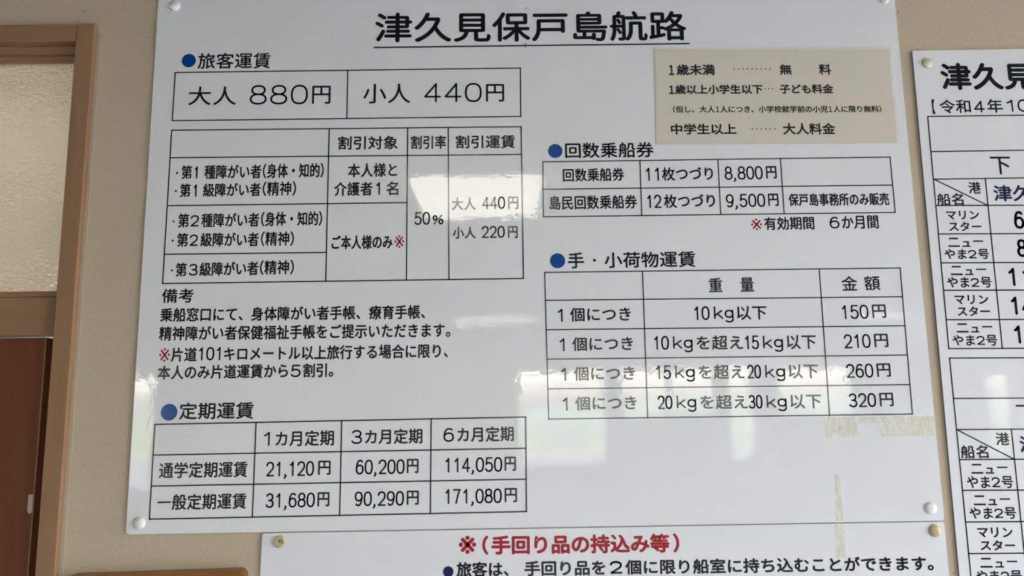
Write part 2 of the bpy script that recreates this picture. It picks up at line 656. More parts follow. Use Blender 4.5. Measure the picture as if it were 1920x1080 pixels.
def flat_mesh(name, tris, y, material, parent, wp):
    """lettering film lying on the sheet; wp = world position of the parent"""
    verts, faces, idx = [], [], {}
    for t in tris:
        f = []
        for v in t:
            k = (round(v[0], 6), round(v[1], 6))
            if k not in idx:
                idx[k] = len(verts)
                verts.append((v[0] - wp[0], y - wp[1], v[1] - wp[2]))
            f.append(idx[k])
        if len(set(f)) == 3:
            a, b, c = (verts[i] for i in f)
            cr = (b[0] - a[0]) * (c[2] - a[2]) - (c[0] - a[0]) * (b[2] - a[2])
            faces.append(f if cr > 0 else f[::-1])
    me = bpy.data.meshes.new(name)
    me.from_pydata(verts, [], faces)
    me.update()
    return link(name, me, material, parent)

def lettering(key, y, parent, wp, names=None):
    out = []
    for (nm, mt, stroke, fillet, items) in TEXT[key]:
        runs = []
        for it in items:                       # a wide gap starts a new piece of writing
            if runs and (it[1] - it[3] / 2) - (runs[-1][-1][1] + runs[-1][-1][3] / 2) < .5 * max(it[4], runs[-1][-1][4]):
                runs[-1].append(it)
            else:
                runs.append([it])
        for run in runs:
            tris = []
            for it in run:
                tris += text_tris(it, stroke, fillet)
            o = flat_mesh(names or nm, tris, y, M[mt], parent, wp)
            if mt == 'red':
                o['label'] = 'red lettering'
            if mt == 'navy':
                o['label'] = 'navy blue lettering'
            out.append(o)
    return out

def grid(key, y, parent, wp, name='table_grid'):
    w, ls = LINES[key]
    h = w / 2000
    tris = []
    for x0, z0, x1, z1 in ls:
        a, b = Vector((x0, z0)) / 1000, Vector((x1, z1)) / 1000
        d = (b - a).normalized()
        a, b = a - d * h, b + d * h
        n = Vector((-d.y, d.x)) * h
        q = [a + n, a - n, b - n, b + n]
        tris += [(q[0], q[1], q[2]), (q[0], q[2], q[3])]
    return flat_mesh(name, tris, y, M['ink'], parent, wp)

def dot(key, y, parent, wp, m='blue'):
    x, z, r = (v / 1000 for v in DOT[key])
    ring = [(x + r * math.cos(q * math.pi / 24), z + r * math.sin(q * math.pi / 24)) for q in range(48)]
    o = flat_mesh('bullet_dot', [(ring[0], ring[q], ring[q + 1]) for q in range(1, 47)], y, M[m], parent, wp)
    o['label'] = 'blue bullet dot'
    return o

def screw_cap(x, z, r, y, material, parent, wp, label, kind='dome'):
    """domed plastic cap over a fixing screw"""
    prof = [(r, 0), (r * 1.0, .0012), (r * .94, .0024), (r * .78, .0036), (r * .5, .0046), (r * .22, .005), (0, .0051)]
    if kind == 'open':
        prof = [(r, 0), (r, .0014), (r * .93, .0026), (r * .80, .0032), (r * .72, .0030), (r * .66, .0016), (r * .5, .0012), (0, .0012)]
    seg = 40
    bm = bmesh.new()
    rings = []
    for (q, hh) in prof:
        if q == 0:
            rings.append([bm.verts.new((0, -hh, 0))])
        else:
            rings.append([bm.verts.new((q * math.cos(2 * math.pi * k / seg), -hh, q * math.sin(2 * math.pi * k / seg))) for k in range(seg)])
    for a, b in zip(rings, rings[1:]):
        for k in range(seg):
            if len(b) == 1:
                bm.faces.new((a[k], a[(k + 1) % seg], b[0]))
            else:
                bm.faces.new((a[k], a[(k + 1) % seg], b[(k + 1) % seg], b[k]))
    o = from_bm('screw_cap', bm, material, parent, (x - wp[0], y - wp[1], z - wp[2]), smooth=True)
    o['label'] = label
    return o

# board layout measured off the wall, millimetres: x to the right, z up
TEXT = {
 'title': [
  ('title_lettering', 'ink', 6.4, 1, [('津久見保戸島航路', 50.9, 2307.7, 538.9, 55.9, -0.0033)]),
 ],
 'h1': [
  ('heading_lettering', 'ink', 2.98, 1, [('旅客運賃', -458.2, 2250.4, 124.4, 29.0, -0.0019)]),
 ],
 't1': [
  ('lettering', 'ink', 3.15, 1, [('大人', -492.5, 2187.7, 81.5, 33.8, -0.0035), ('880', -379.8, 2188.4, 98.2, 34.9, -0.0035), ('円', -307.7, 2187.4, 31.4, 32.5, -0.0035)]),
  ('lettering', 'ink', 3.15, 1, [('小人', -196.6, 2188.6, 80.9, 35.6, -0.0064), ('440', -84.0, 2189.0, 97.9, 34.3, -0.0064), ('円', -12.3, 2187.8, 30.9, 31.8, -0.0064)]),
 ],
 't2': [
  ('lettering', 'ink', 2.63, 1, [('割引対象', -227.4, 2101.6, 100.7, 24.0, -0.0045)]),
  ('lettering', 'ink', 2.45, 1, [('割引率', -125.4, 2101.3, 59.8, 24.0, -0.0055)]),
  ('lettering', 'ink', 2.63, 1, [('割引運賃', -29.6, 2101.1, 100.3, 23.6, -0.0044)]),
  ('lettering', 'ink', 2.45, 1, [('・', -545.2, 2052.6, 3.6, 3.7, 0.0008), ('第', -529.0, 2053.6, 17.9, 24.3, 0.0008), ('1', -513.4, 2052.9, 4.9, 21.6, 0.0008), ('種障がい者', -452.3, 2053.7, 95.2, 24.4, 0.0008), ('(身体・知的)', -351.3, 2054.4, 101.6, 25.7, 0.0008)]),
  ('lettering', 'ink', 2.45, 1, [('・', -545.5, 2021.3, 3.6, 3.7, 0.0032), ('第', -529.9, 2022.4, 18.1, 23.5, 0.0032), ('1', -513.5, 2021.8, 4.9, 21.5, 0.0032), ('級障がい者', -452.5, 2022.6, 95.9, 23.5, 0.0032), ('(精神)', -373.6, 2023.6, 55.5, 25.5, 0.0032)]),
  ('lettering', 'ink', 2.45, 1, [('・', -546.5, 1969.7, 3.2, 3.6, 0.0013), ('第', -530.0, 1970.8, 18.3, 23.9, 0.0013), ('2', -511.7, 1970.1, 13.8, 19.2, 0.0013), ('種障がい者', -453.0, 1970.9, 95.9, 23.9, 0.0013), ('(身体・知的)', -351.7, 1971.7, 100.9, 25.2, 0.0013)]),
  ('lettering', 'ink', 2.45, 1, [('・', -546.3, 1937.1, 3.5, 3.6, -0.0025), ('第', -530.1, 1938.0, 18.6, 23.7, -0.0025), ('2', -511.7, 1937.3, 13.8, 19.1, -0.0025), ('級障がい者', -452.7, 1937.8, 95.9, 23.7, -0.0025), ('(精神)', -374.1, 1938.3, 54.3, 25.0, -0.0025)]),
  ('lettering', 'ink', 2.45, 1, [('・', -544.9, 1887.2, 3.5, 3.6, 0.0084), ('第', -529.8, 1888.3, 18.5, 23.4, 0.0084), ('3', -510.2, 1887.8, 14.3, 19.5, 0.0084), ('級障がい者', -451.8, 1888.9, 96.2, 23.4, 0.0084), ('(精神)', -373.4, 1890.2, 55.5, 24.7, 0.0084)]),
  ('lettering', 'ink', 2.54, 1, [('本人様と', -219.0, 2053.7, 82.8, 24.4, 0.0089)]),
  ('lettering', 'ink', 2.54, 1, [('介護者', -250.6, 2021.7, 64.0, 24.2, 0.0039), ('1', -209.5, 2021.8, 6.5, 21.5, 0.0039), ('名', -185.6, 2021.9, 20.5, 24.2, 0.0039)]),
  ('lettering', 'ink', 2.54, 1, [('ご本人様のみ', -234.5, 1930.6, 100.6, 23.7, 0.0008)]),
  ('reference_mark', 'red', 1.84, 1, [('※', -173.1, 1930.8, 15.8, 21.7, 0.0295)]),
  ('lettering', 'ink', 2.45, 1, [('50', -135.5, 1969.7, 25.9, 21.9, 0.0085), ('%', -109.3, 1967.2, 18.1, 16.6, 0.0085)]),
  ('lettering', 'ink', 2.37, 1, [('大人', -66.6, 1993.9, 40.6, 22.1, 0.0061), ('440', -16.7, 1994.9, 38.3, 21.1, 0.0061), ('円', 15.9, 1994.4, 17.2, 22.1, 0.0061)]),
  ('lettering', 'ink', 2.37, 1, [('小人', -65.9, 1944.6, 38.4, 20.5, 0.0001), ('220', -17.9, 1945.3, 38.1, 20.2, 0.0001), ('円', 14.7, 1944.6, 16.2, 20.5, 0.0001)]),
 ],
 'n1': [
  ('lettering', 'ink', 2.54, 1, [('備考', -533.1, 1845.1, 51.8, 23.5, -0.0001)]),
 ],
 'n2': [
  ('lettering', 'ink', 2.54, 1, [('乗船窓口にて、', -493.0, 1813.8, 133.8, 23.3, -0.0008), ('身体障がい者手帳、', -324.1, 1813.7, 177.4, 23.3, -0.0008), ('療育手帳、', -175.9, 1813.6, 91.4, 23.4, -0.0008)]),
 ],
 'n3': [
  ('lettering', 'ink', 2.54, 1, [('精神障がい者保健福祉手帳をご提示いただきます。', -324.7, 1783.3, 471.0, 23.5, -0.0007)]),
 ],
 'n4a': [
  ('reference_mark', 'red', 1.84, 1, [('※', -549.4, 1748.9, 17.1, 22.6, 0.0055)]),
 ],
 'n4': [
  ('lettering', 'ink', 2.54, 1, [('片道', -518.3, 1749.2, 41.9, 23.3, 0.0011), ('101', -477.1, 1749.9, 34.8, 21.4, 0.0011), ('キロメートル以上旅行する場合に限り、', -273.6, 1749.5, 361.1, 23.3, 0.0011)]),
 ],
 'n5': [
  ('lettering', 'ink', 2.54, 1, [('本人のみ片道運賃から', -454.6, 1720.8, 208.8, 22.8, 0.0024), ('5', -337.9, 1720.4, 16.1, 19.9, 0.0024), ('割引。', -301.8, 1721.1, 48.3, 22.8, 0.0024)]),
 ],
 'h2': [
  ('heading_lettering', 'ink', 2.98, 1, [('定期運賃', -462.3, 1659.0, 118.5, 27.1, -0.0024)]),
 ],
 't3': [
  ('lettering', 'ink', 2.54, 1, [('1', -380.6, 1613.7, 9.3, 22.0, 0.0041), ('カ月定期', -320.6, 1613.9, 92.9, 24.8, 0.0041)]),
  ('lettering', 'ink', 2.54, 1, [('3', -238.1, 1614.7, 16.9, 21.7, 0.0009), ('カ月定期', -179.5, 1614.8, 91.4, 24.1, 0.0009)]),
  ('lettering', 'ink', 2.54, 1, [('6', -92.0, 1615.8, 16.6, 21.7, 0.0071), ('カ月定期', -33.5, 1616.2, 89.9, 24.1, 0.0071)]),
  ('lettering', 'ink', 2.54, 1, [('通学定期運賃', -478.8, 1567.2, 138.9, 24.8, -0.0)]),
  ('lettering', 'ink', 2.54, 1, [('21,120', -342.2, 1566.8, 75.3, 22.8, 0.002), ('円', -288.3, 1567.6, 19.5, 22.1, 0.002)]),
  ('lettering', 'ink', 2.54, 1, [('60,200', -200.3, 1567.7, 77.1, 22.8, -0.0009), ('円', -149.0, 1568.3, 18.5, 22.2, -0.0009)]),
  ('lettering', 'ink', 2.54, 1, [('114,050', -52.5, 1568.8, 90.0, 22.8, 0.0006), ('円', 5.3, 1569.5, 17.9, 22.2, 0.0006)]),
  ('lettering', 'ink', 2.54, 1, [('一', -537.5, 1518.3, 21.4, 2.0, 0.0019), ('般定期運賃', -467.2, 1518.5, 116.1, 24.5, 0.0019)]),
  ('lettering', 'ink', 2.54, 1, [('31,680', -340.5, 1518.6, 76.8, 22.5, 0.0018), ('円', -288.6, 1519.3, 18.7, 21.9, 0.0018)]),
  ('lettering', 'ink', 2.54, 1, [('90,290', -201.1, 1519.0, 77.4, 22.5, -0.0016), ('円', -148.6, 1519.6, 18.8, 21.9, -0.0016)]),
  ('lettering', 'ink', 2.54, 1, [('171,080', -53.2, 1520.6, 88.8, 22.6, 0.0), ('円', 5.5, 1521.3, 19.5, 21.9, 0.0)]),
 ],
 'h3': [
  ('heading_lettering', 'ink', 2.98, 1, [('回数乗船券', 179.4, 2084.1, 149.7, 27.4, 0.0004)]),
 ],
 't4': [
  ('lettering', 'ink', 2.45, 1, [('回数乗船券', 151.4, 2041.4, 103.1, 23.3, 0.0053)]),
  ('lettering', 'ink', 2.54, 1, [('11', 250.0, 2041.2, 21.9, 23.0, 0.0009), ('枚つづり', 309.0, 2041.3, 86.1, 23.7, 0.0009)]),
  ('lettering', 'ink', 2.54, 1, [('8,800', 403.8, 2041.6, 64.3, 23.1, 0.0044), ('円', 450.5, 2042.1, 17.6, 21.7, 0.0044)]),
  ('lettering', 'ink', 2.45, 1, [('島民回数乗船券', 149.5, 1993.9, 146.4, 24.1, 0.0046)]),
  ('lettering', 'ink', 2.54, 1, [('12', 251.4, 1994.1, 23.8, 22.8, 0.0033), ('枚つづり', 310.1, 1994.3, 85.6, 23.8, 0.0033)]),
  ('lettering', 'ink', 2.54, 1, [('9,500', 404.3, 1993.8, 65.9, 22.8, 0.0077), ('円', 450.8, 1994.5, 17.5, 21.4, 0.0077)]),
  ('lettering', 'ink', 2.28, 1, [('保戸島事務所のみ販売', 560.7, 1993.9, 168.8, 21.8, -0.0016)]),
 ],
 'n6a': [
  ('reference_mark', 'red', 1.75, 1, [('※', 420.1, 1952.6, 18.4, 19.8, 0.0065)]),
 ],
 'n6': [
  ('lettering', 'ink', 2.45, 1, [('有効期間', 474.6, 1954.1, 83.8, 22.6, 0.0022), ('6', 550.4, 1954.3, 16.1, 19.9, 0.0022), ('か月間', 593.2, 1954.4, 61.4, 22.7, 0.0022)]),
 ],
 'h4': [
  ('heading_lettering', 'ink', 2.98, 1, [('手', 118.0, 1895.6, 27.2, 27.0, -0.0007), ('・', 148.5, 1895.5, 5.2, 5.0, -0.0007), ('小荷物運賃', 240.0, 1895.5, 150.5, 27.0, -0.0007)]),
 ],
 't5': [
  ('lettering', 'ink', 2.45, 1, [('重', 346.2, 1851.7, 22.3, 23.6, 0.0014), ('量', 398.3, 1851.8, 22.7, 23.6, 0.0014)]),
  ('lettering', 'ink', 2.45, 1, [('金', 567.1, 1851.7, 26.2, 24.4, -0.0016), ('額', 604.5, 1851.6, 26.2, 24.4, -0.0016)]),
  ('lettering', 'ink', 2.54, 1, [('1', 89.8, 1804.9, 7.9, 21.5, 0.0016), ('個につき', 155.3, 1805.7, 99.6, 23.3, 0.0016)]),
  ('lettering', 'ink', 2.54, 1, [('1', 91.8, 1756.9, 7.9, 21.3, 0.0012), ('個につき', 157.4, 1757.6, 98.7, 23.0, 0.0012)]),
  ('lettering', 'ink', 2.54, 1, [('1', 93.0, 1709.1, 7.9, 21.0, 0.0008), ('個につき', 158.8, 1709.8, 99.1, 22.8, 0.0008)]),
  ('lettering', 'ink', 2.54, 1, [('1', 94.3, 1661.8, 7.8, 20.8, 0.0005), ('個につき', 159.7, 1662.5, 98.6, 22.5, 0.0005)]),
  ('lettering', 'ink', 2.54, 1, [('10', 321.5, 1805.4, 24.9, 22.6, -0.0071), ('kg', 357.1, 1803.0, 31.9, 26.8, -0.0071), ('以下', 403.0, 1804.8, 49.3, 23.0, -0.0071)]),
  ('lettering', 'ink', 2.54, 1, [('10', 253.3, 1757.8, 24.1, 22.4, -0.008), ('kg', 287.9, 1755.1, 31.7, 26.5, -0.0081), ('を超え', 348.0, 1757.1, 75.8, 23.4, -0.008), ('15', 400.5, 1756.6, 22.4, 22.4, -0.008), ('kg', 434.7, 1754.0, 32.4, 26.5, -0.0081), ('以下', 480.8, 1756.0, 48.3, 23.5, -0.008)]),
  ('lettering', 'ink', 2.54, 1, [('15', 254.6, 1710.3, 24.0, 22.1, -0.0071), ('kg', 289.1, 1707.7, 31.5, 26.2, -0.0071), ('を超え', 348.1, 1709.6, 74.0, 23.2, -0.0071), ('20', 401.1, 1709.3, 22.3, 22.1, -0.0071), ('kg', 435.1, 1706.6, 32.2, 26.2, -0.0071), ('以下', 480.8, 1708.7, 48.1, 23.2, -0.0071)]),
  ('lettering', 'ink', 2.54, 1, [('20', 254.9, 1662.3, 23.8, 21.8, -0.0074), ('kg', 289.2, 1659.7, 31.3, 25.9, -0.0074), ('を超え', 349.4, 1661.6, 76.7, 22.9, -0.0074), ('30', 400.5, 1661.2, 22.2, 21.9, -0.0074), ('kg', 434.3, 1658.6, 32.1, 25.9, -0.0074), ('以下', 481.2, 1660.6, 50.5, 22.9, -0.0074)]),
  ('lettering', 'ink', 2.54, 1, [('150', 572.8, 1804.2, 43.2, 23.1, 0.0064), ('円', 612.0, 1804.8, 22.6, 22.4, 0.0064)]),
  ('lettering', 'ink', 2.54, 1, [('210', 572.2, 1756.3, 43.3, 22.8, 0.0059), ('円', 611.4, 1756.9, 22.5, 22.1, 0.0059)]),
  ('lettering', 'ink', 2.54, 1, [('260', 572.4, 1708.4, 43.7, 22.5, 0.0054), ('円', 611.3, 1708.9, 22.4, 21.9, 0.0054)]),
  ('lettering', 'ink', 2.54, 1, [('320', 572.8, 1661.3, 43.8, 22.3, 0.0049), ('円', 611.7, 1661.8, 22.3, 21.6, 0.005)]),
 ],
 'p': [
  ('lettering', 'print', 2.63, 0, [('１', 290.6, 2225.2, 9.6, 18.2, -0.0069), ('歳未満', 331.9, 2225.4, 65.9, 19.7, -0.0069), ('無', 486.8, 2224.3, 20.9, 19.0, -0.0069), ('料', 554.4, 2223.9, 20.9, 19.8, -0.0069)]),
  ('dot_leader', 'print', 2.02, 0, [('D9', 429.1, 2225.9, 64.3, 2.3, -0.0066)]),
  ('lettering', 'print', 2.37, 0, [('１', 289.2, 2189.7, 9.1, 15.0, -0.0063), ('歳以上小学生以下', 370.0, 2189.7, 150.1, 17.1, -0.0063), ('子ども料金', 520.2, 2188.8, 91.6, 17.1, -0.0063)]),
  ('dot_leader', 'print', 1.75, 0, [('D3', 455.4, 2189.8, 14.3, 1.9, 0.0068)]),
  ('lettering', 'print', 1.58, 0, [('（但し、大人', 325.6, 2154.4, 71.7, 12.4, -0.0095), ('１', 365.8, 2153.8, 4.8, 10.5, -0.0095), ('人につき、小学校就学前の小児', 462.2, 2153.1, 183.9, 12.5, -0.0095), ('１', 558.4, 2151.9, 4.8, 10.5, -0.0095), ('人に限り無料）', 604.3, 2151.8, 82.2, 12.5, -0.0095)]),
  ('lettering', 'print', 2.63, 0, [('中学生以上', 340.2, 2119.0, 111.2, 19.3, -0.0076), ('大人料金', 519.4, 2117.6, 88.9, 20.3, -0.0076)]),
  ('dot_leader', 'print', 2.02, 0, [('D6', 442.1, 2118.4, 41.0, 2.2, 0.0009)]),
 ],
 'r_title': [
  ('title_lettering', 'ink', 6.66, 1, [('津久見', 834.0, 2208.5, 162.3, 49.4, -0.0066)]),
 ],
 'r_sub': [
  ('lettering', 'ink', 2.72, 1, [('【', 735.9, 2154.9, 5.5, 26.3, 0.0015), ('令和', 772.5, 2154.9, 53.6, 25.0, 0.0015), ('4', 813.9, 2154.0, 18.4, 21.2, 0.0015), ('年', 841.1, 2155.1, 26.7, 25.1, 0.0015), ('1', 866.8, 2155.1, 10.7, 21.9, 0.0015), ('0', 891.8, 2155.1, 23.3, 22.5, 0.0015)]),
 ],
 'r1': [
  ('lettering', 'ink', 3.24, 1, [('下', 839.1, 2049.5, 34.5, 31.3, -0.0115)]),
  ('lettering', 'ink', 2.37, 1, [('港', 791.2, 2011.4, 21.1, 20.8, 0.0029)]),
  ('lettering', 'ink', 2.37, 1, [('船名', 747.9, 1991.9, 44.7, 21.0, -0.005)]),
  ('lettering', 'navy', 3.59, 1, [('津久見', 869.9, 2001.1, 96.3, 28.5, -0.0058)]),
  ('lettering', 'ink', 2.19, 1, [('マリン', 766.1, 1964.5, 55.3, 15.3, -0.012)]),
  ('lettering', 'ink', 2.19, 1, [('スター', 768.1, 1945.1, 54.3, 16.2, -0.0121)]),
  ('lettering', 'ink', 2.19, 1, [('ニ', 746.5, 1918.3, 19.4, 15.8, -0.0123), ('ュ', 767.1, 1915.2, 14.1, 9.8, -0.0123), ('ー', 787.3, 1919.8, 17.1, 1.5, -0.0123)]),
  ('lettering', 'ink', 2.19, 1, [('やま', 747.4, 1898.5, 37.1, 17.2, -0.0124), ('2', 775.5, 1897.8, 13.4, 14.1, -0.0124), ('号', 793.8, 1897.9, 18.6, 17.2, -0.0124)]),
  ('lettering', 'ink', 2.19, 1, [('ニ', 746.2, 1870.8, 19.5, 15.6, -0.0126), ('ュ', 766.9, 1867.7, 14.2, 9.7, -0.0126), ('ー', 787.2, 1872.3, 17.2, 1.5, -0.0126)]),
  ('lettering', 'ink', 2.19, 1, [('やま', 747.0, 1851.1, 36.9, 17.9, -0.0127), ('2', 775.0, 1850.4, 13.3, 14.7, -0.0127), ('号', 793.1, 1850.5, 18.4, 17.9, -0.0127)]),
  ('lettering', 'ink', 2.19, 1, [('マリン', 766.0, 1822.2, 55.9, 15.7, -0.0128)]),
  ('lettering', 'ink', 2.19, 1, [('スター', 767.5, 1802.8, 53.4, 16.2, -0.013)]),
  ('lettering', 'ink', 2.19, 1, [('ニ', 746.2, 1775.6, 19.3, 15.3, -0.0131), ('ュ', 766.7, 1772.6, 14.0, 9.5, -0.0131), ('ー', 786.8, 1777.1, 17.0, 1.5, -0.0131)]),
  ('lettering', 'ink', 2.19, 1, [('やま', 746.2, 1755.5, 36.7, 17.5, -0.0132), ('2', 774.1, 1754.8, 13.2, 14.4, -0.0132), ('号', 792.1, 1754.9, 18.4, 17.5, -0.0132)]),
  ('lettering', 'ink', 4.29, 1, [('6', 859.7, 1955.2, 17.0, 30.7, -0.0121)]),
  ('lettering', 'ink', 4.29, 1, [('8', 859.1, 1907.2, 16.7, 30.3, -0.0123)]),
  ('lettering', 'ink', 4.29, 1, [('11', 848.4, 1858.8, 34.0, 30.6, -0.0126)]),
  ('lettering', 'ink', 4.29, 1, [('14', 848.8, 1811.0, 36.7, 30.2, -0.0129)]),
  ('lettering', 'ink', 4.29, 1, [('1', 835.2, 1763.7, 10.2, 29.9, -0.0132)]),
 ],
 'r2': [
  ('lettering', 'ink', 3.24, 1, [('下', 838.7, 1636.6, 39.3, 27.2, -0.0139)]),
  ('lettering', 'ink', 2.37, 1, [('港', 792.3, 1597.1, 22.4, 20.3, 0.0004)]),
  ('lettering', 'ink', 2.37, 1, [('船名', 745.1, 1577.5, 44.3, 20.9, -0.007)]),
  ('lettering', 'navy', 3.59, 1, [('津', 833.9, 1588.3, 30.7, 26.9, -0.0036)]),
  ('lettering', 'ink', 2.19, 1, [('ニ', 746.4, 1551.1, 19.2, 15.6, -0.0144), ('ュ', 766.7, 1548.0, 13.9, 9.6, -0.0145), ('ー', 786.7, 1552.6, 16.9, 1.6, -0.0144)]),
  ('lettering', 'ink', 2.19, 1, [('やま', 746.5, 1530.5, 36.7, 18.7, -0.0146), ('2', 774.3, 1529.8, 13.2, 15.3, -0.0146), ('号', 792.4, 1529.9, 18.4, 18.7, -0.0146)]),
  ('lettering', 'ink', 2.19, 1, [('ニ', 745.3, 1502.4, 19.2, 15.4, -0.0147), ('ュ', 765.6, 1499.3, 13.9, 9.5, -0.0147), ('ー', 785.6, 1503.8, 16.8, 1.6, -0.0147)]),
  ('lettering', 'ink', 2.19, 1, [('やま', 745.6, 1483.0, 37.0, 17.8, -0.0148), ('2', 773.7, 1482.2, 13.3, 14.6, -0.0148), ('号', 791.9, 1482.3, 18.5, 17.9, -0.0148)]),
  ('lettering', 'ink', 2.19, 1, [('マリン', 764.4, 1453.3, 55.8, 15.8, -0.015)]),
  ('lettering', 'ink', 2.19, 1, [('スター', 766.7, 1433.8, 54.6, 15.7, -0.0151)]),
  ('lettering', 'ink', 2.19, 1, [('ニ', 745.6, 1407.9, 19.4, 15.0, -0.0153), ('ュ', 766.1, 1404.9, 14.1, 9.3, -0.0153), ('ー', 786.3, 1409.2, 17.0, 1.6, -0.0153)]),
  ('lettering', 'ink', 2.19, 1, [('やま', 745.8, 1387.7, 35.8, 18.0, -0.0154), ('2', 773.0, 1386.9, 12.9, 14.8, -0.0154), ('号', 790.5, 1387.0, 17.9, 18.1, -0.0154)]),
 ],
 'b1': [
  ('heading_lettering', 'red', 4.29, 1, [('※', -63.1, 1447.1, 27.3, 27.3, -0.0035), ('(', -35.2, 1446.2, 9.6, 28.9, -0.0035), ('手回り品の持込み等', 113.1, 1445.6, 278.4, 28.9, -0.0035), (')', 262.6, 1445.1, 9.6, 29.0, -0.0035)]),
 ],
 'b2': [
  ('lettering', 'ink', 3.07, 1, [('旅客は、', -39.9, 1410.3, 81.5, 22.7, -0.0025), ('手回り品を', 88.0, 1410.0, 126.3, 22.7, -0.0025), ('2', 167.4, 1409.8, 19.1, 19.1, -0.0025), ('個に限り船室に持ち込むことができます。', 422.2, 1409.2, 481.2, 22.8, -0.0025)]),
 ],
}
LINES = {
 'title': (2.5, [(-218.8, 2272.0, 322.9, 2273.6)]),
 't1': (1.97, [(-557.5, 2230.1, 31.5, 2232.0), (-557.9, 2144.1, 30.8, 2145.2), (-557.5, 2230.1, -557.9, 2144.1), (31.5, 2232.0, 30.8, 2145.2), (-263.7, 2230.9, -263.7, 2145.0)]),
 't2': (1.97, [(-558.0, 2127.2, 31.1, 2126.9), (-557.1, 2079.1, 30.7, 2078.2), (-558.2, 1996.4, -161.2, 1997.0), (-558.0, 1914.3, -293.8, 1914.0), (-558.9, 1865.6, 30.9, 1866.5), (-558.0, 2127.2, -558.9, 1865.6), (-293.0, 2126.7, -293.0, 1866.1), (-160.8, 2126.9, -160.9, 1866.1), (-92.2, 2127.2, -91.3, 1866.5), (31.1, 2126.9, 30.9, 1866.5)]),
 't3': (2.06, [(-558.7, 1638.8, 30.9, 1642.2), (-558.1, 1591.1, 30.1, 1593.2), (-558.8, 1543.3, 30.0, 1545.4), (-559.3, 1493.1, 29.5, 1495.9), (-558.7, 1638.8, -559.3, 1493.1), (-398.5, 1639.6, -399.0, 1494.0), (-262.5, 1640.5, -262.7, 1494.6), (-120.0, 1641.5, -121.0, 1495.2), (30.9, 1642.2, 29.5, 1495.9)]),
 't4': (1.8, [(66.7, 2064.8, 653.3, 2066.5), (66.1, 2017.2, 652.3, 2017.6), (65.8, 1970.0, 653.5, 1970.5), (66.7, 2064.8, 65.8, 1970.0), (230.2, 2065.1, 229.5, 1970.5), (361.8, 2065.3, 361.4, 1970.9), (467.6, 2065.5, 467.4, 1971.0), (653.3, 2066.5, 653.5, 1970.5)]),
 't5': (1.8, [(65.9, 1876.2, 653.2, 1876.3), (66.3, 1829.9, 652.6, 1828.3), (66.4, 1781.6, 652.5, 1780.5), (67.1, 1733.8, 651.9, 1732.8), (67.5, 1686.3, 651.3, 1685.1), (67.5, 1638.4, 651.4, 1638.2), (65.9, 1876.2, 67.5, 1638.4), (227.0, 1876.3, 226.0, 1638.1), (519.1, 1875.8, 518.0, 1637.7), (653.2, 1876.3, 651.4, 1638.2)]),
 'r1': (1.97, [(724.1, 2137.4, 919.3, 2138.1), (723.6, 2075.2, 918.0, 2076.1), (723.5, 2026.9, 918.3, 2027.7), (724.1, 2026.9, 809.6, 1980.8), (811.0, 2027.4, 808.0, 1741.6), (723.0, 1981.3, 912.5, 1979.9), (722.7, 1932.8, 906.7, 1931.4), (722.1, 1883.9, 900.9, 1882.6), (721.9, 1838.0, 895.3, 1836.4), (721.5, 1789.4, 889.5, 1787.8), (720.6, 1742.2, 883.8, 1740.6), (724.1, 2137.4, 720.6, 1742.2)]),
 'r2': (1.97, [(720.2, 1726.9, 872.3, 1725.5), (720.1, 1662.1, 864.6, 1660.7), (720.5, 1612.6, 858.8, 1611.7), (720.5, 1612.6, 807.2, 1565.1), (808.2, 1612.0, 806.8, 1380.2), (720.4, 1565.7, 853.2, 1564.5), (720.1, 1518.1, 847.5, 1516.9), (720.1, 1469.7, 841.8, 1468.9), (719.7, 1422.0, 836.1, 1421.1), (720.2, 1726.9, 719.5, 1363.1)]),
}
DOT = {
 'd1': (-535.4, 2251.4, 12.1),
 'd2': (-537.3, 1657.6, 13.2),
 'd3': (88.0, 2083.5, 12.2),
 'd4': (87.6, 1895.4, 12.5),
 'bd': (-93.1, 1407.4, 8.1),
}
load_strings(sorted({it[0].replace('(', '（').replace(')', '）') for v in TEXT.values() for r in v for it in r[4]
                     if not all(ch in STROKED for ch in it[0]) and it[0] != '・' and not (it[0][0] == 'D' and it[0][1:].isdigit())}))

def mm(*p):
    return [(x / 1000, z / 1000) for x, z in p]

# ------------------------------------------------------------------ the room
def wall_sheet(name, axis, at, th, u0, u1, z0, z1, holes, material):
    """wall slab with rectangular openings; axis 'y' runs along x, axis 'x' runs along y; at = room face, th signed"""
    us = sorted({u0, u1, *[h[0] for h in holes], *[h[1] for h in holes]})
    zs = sorted({z0, z1, *[h[2] for h in holes], *[h[3] for h in holes]})
    bm = bmesh.new()
    solid = {}
    for i in range(len(us) - 1):
        for k in range(len(zs) - 1):
            um, zm = (us[i] + us[i + 1]) / 2, (zs[k] + zs[k + 1]) / 2
            solid[i, k] = not any(h[0] < um < h[1] and h[2] < zm < h[3] for h in holes)
    V = {}
    def v(i, k, s):
        if (i, k, s) not in V:
            a, b = us[i], zs[k]
            c = at + (th if s else 0)
            V[i, k, s] = bm.verts.new((a, c, b) if axis == 'y' else (c, a, b))
        return V[i, k, s]
    for (i, k), on in solid.items():
        if not on:
            continue
        for s in (0, 1):
            bm.faces.new((v(i, k, s), v(i + 1, k, s), v(i + 1, k + 1, s), v(i, k + 1, s)))
        for di, dk, a, b in ((-1, 0, (i, k), (i, k + 1)), (1, 0, (i + 1, k), (i + 1, k + 1)), (0, -1, (i, k), (i + 1, k)), (0, 1, (i, k + 1), (i + 1, k + 1))):
            if not solid.get((i + di, k + dk), False):
                bm.faces.new((v(*a, 0), v(*b, 0), v(*b, 1), v(*a, 1)))
    return struct(from_bm(name, bm, material))

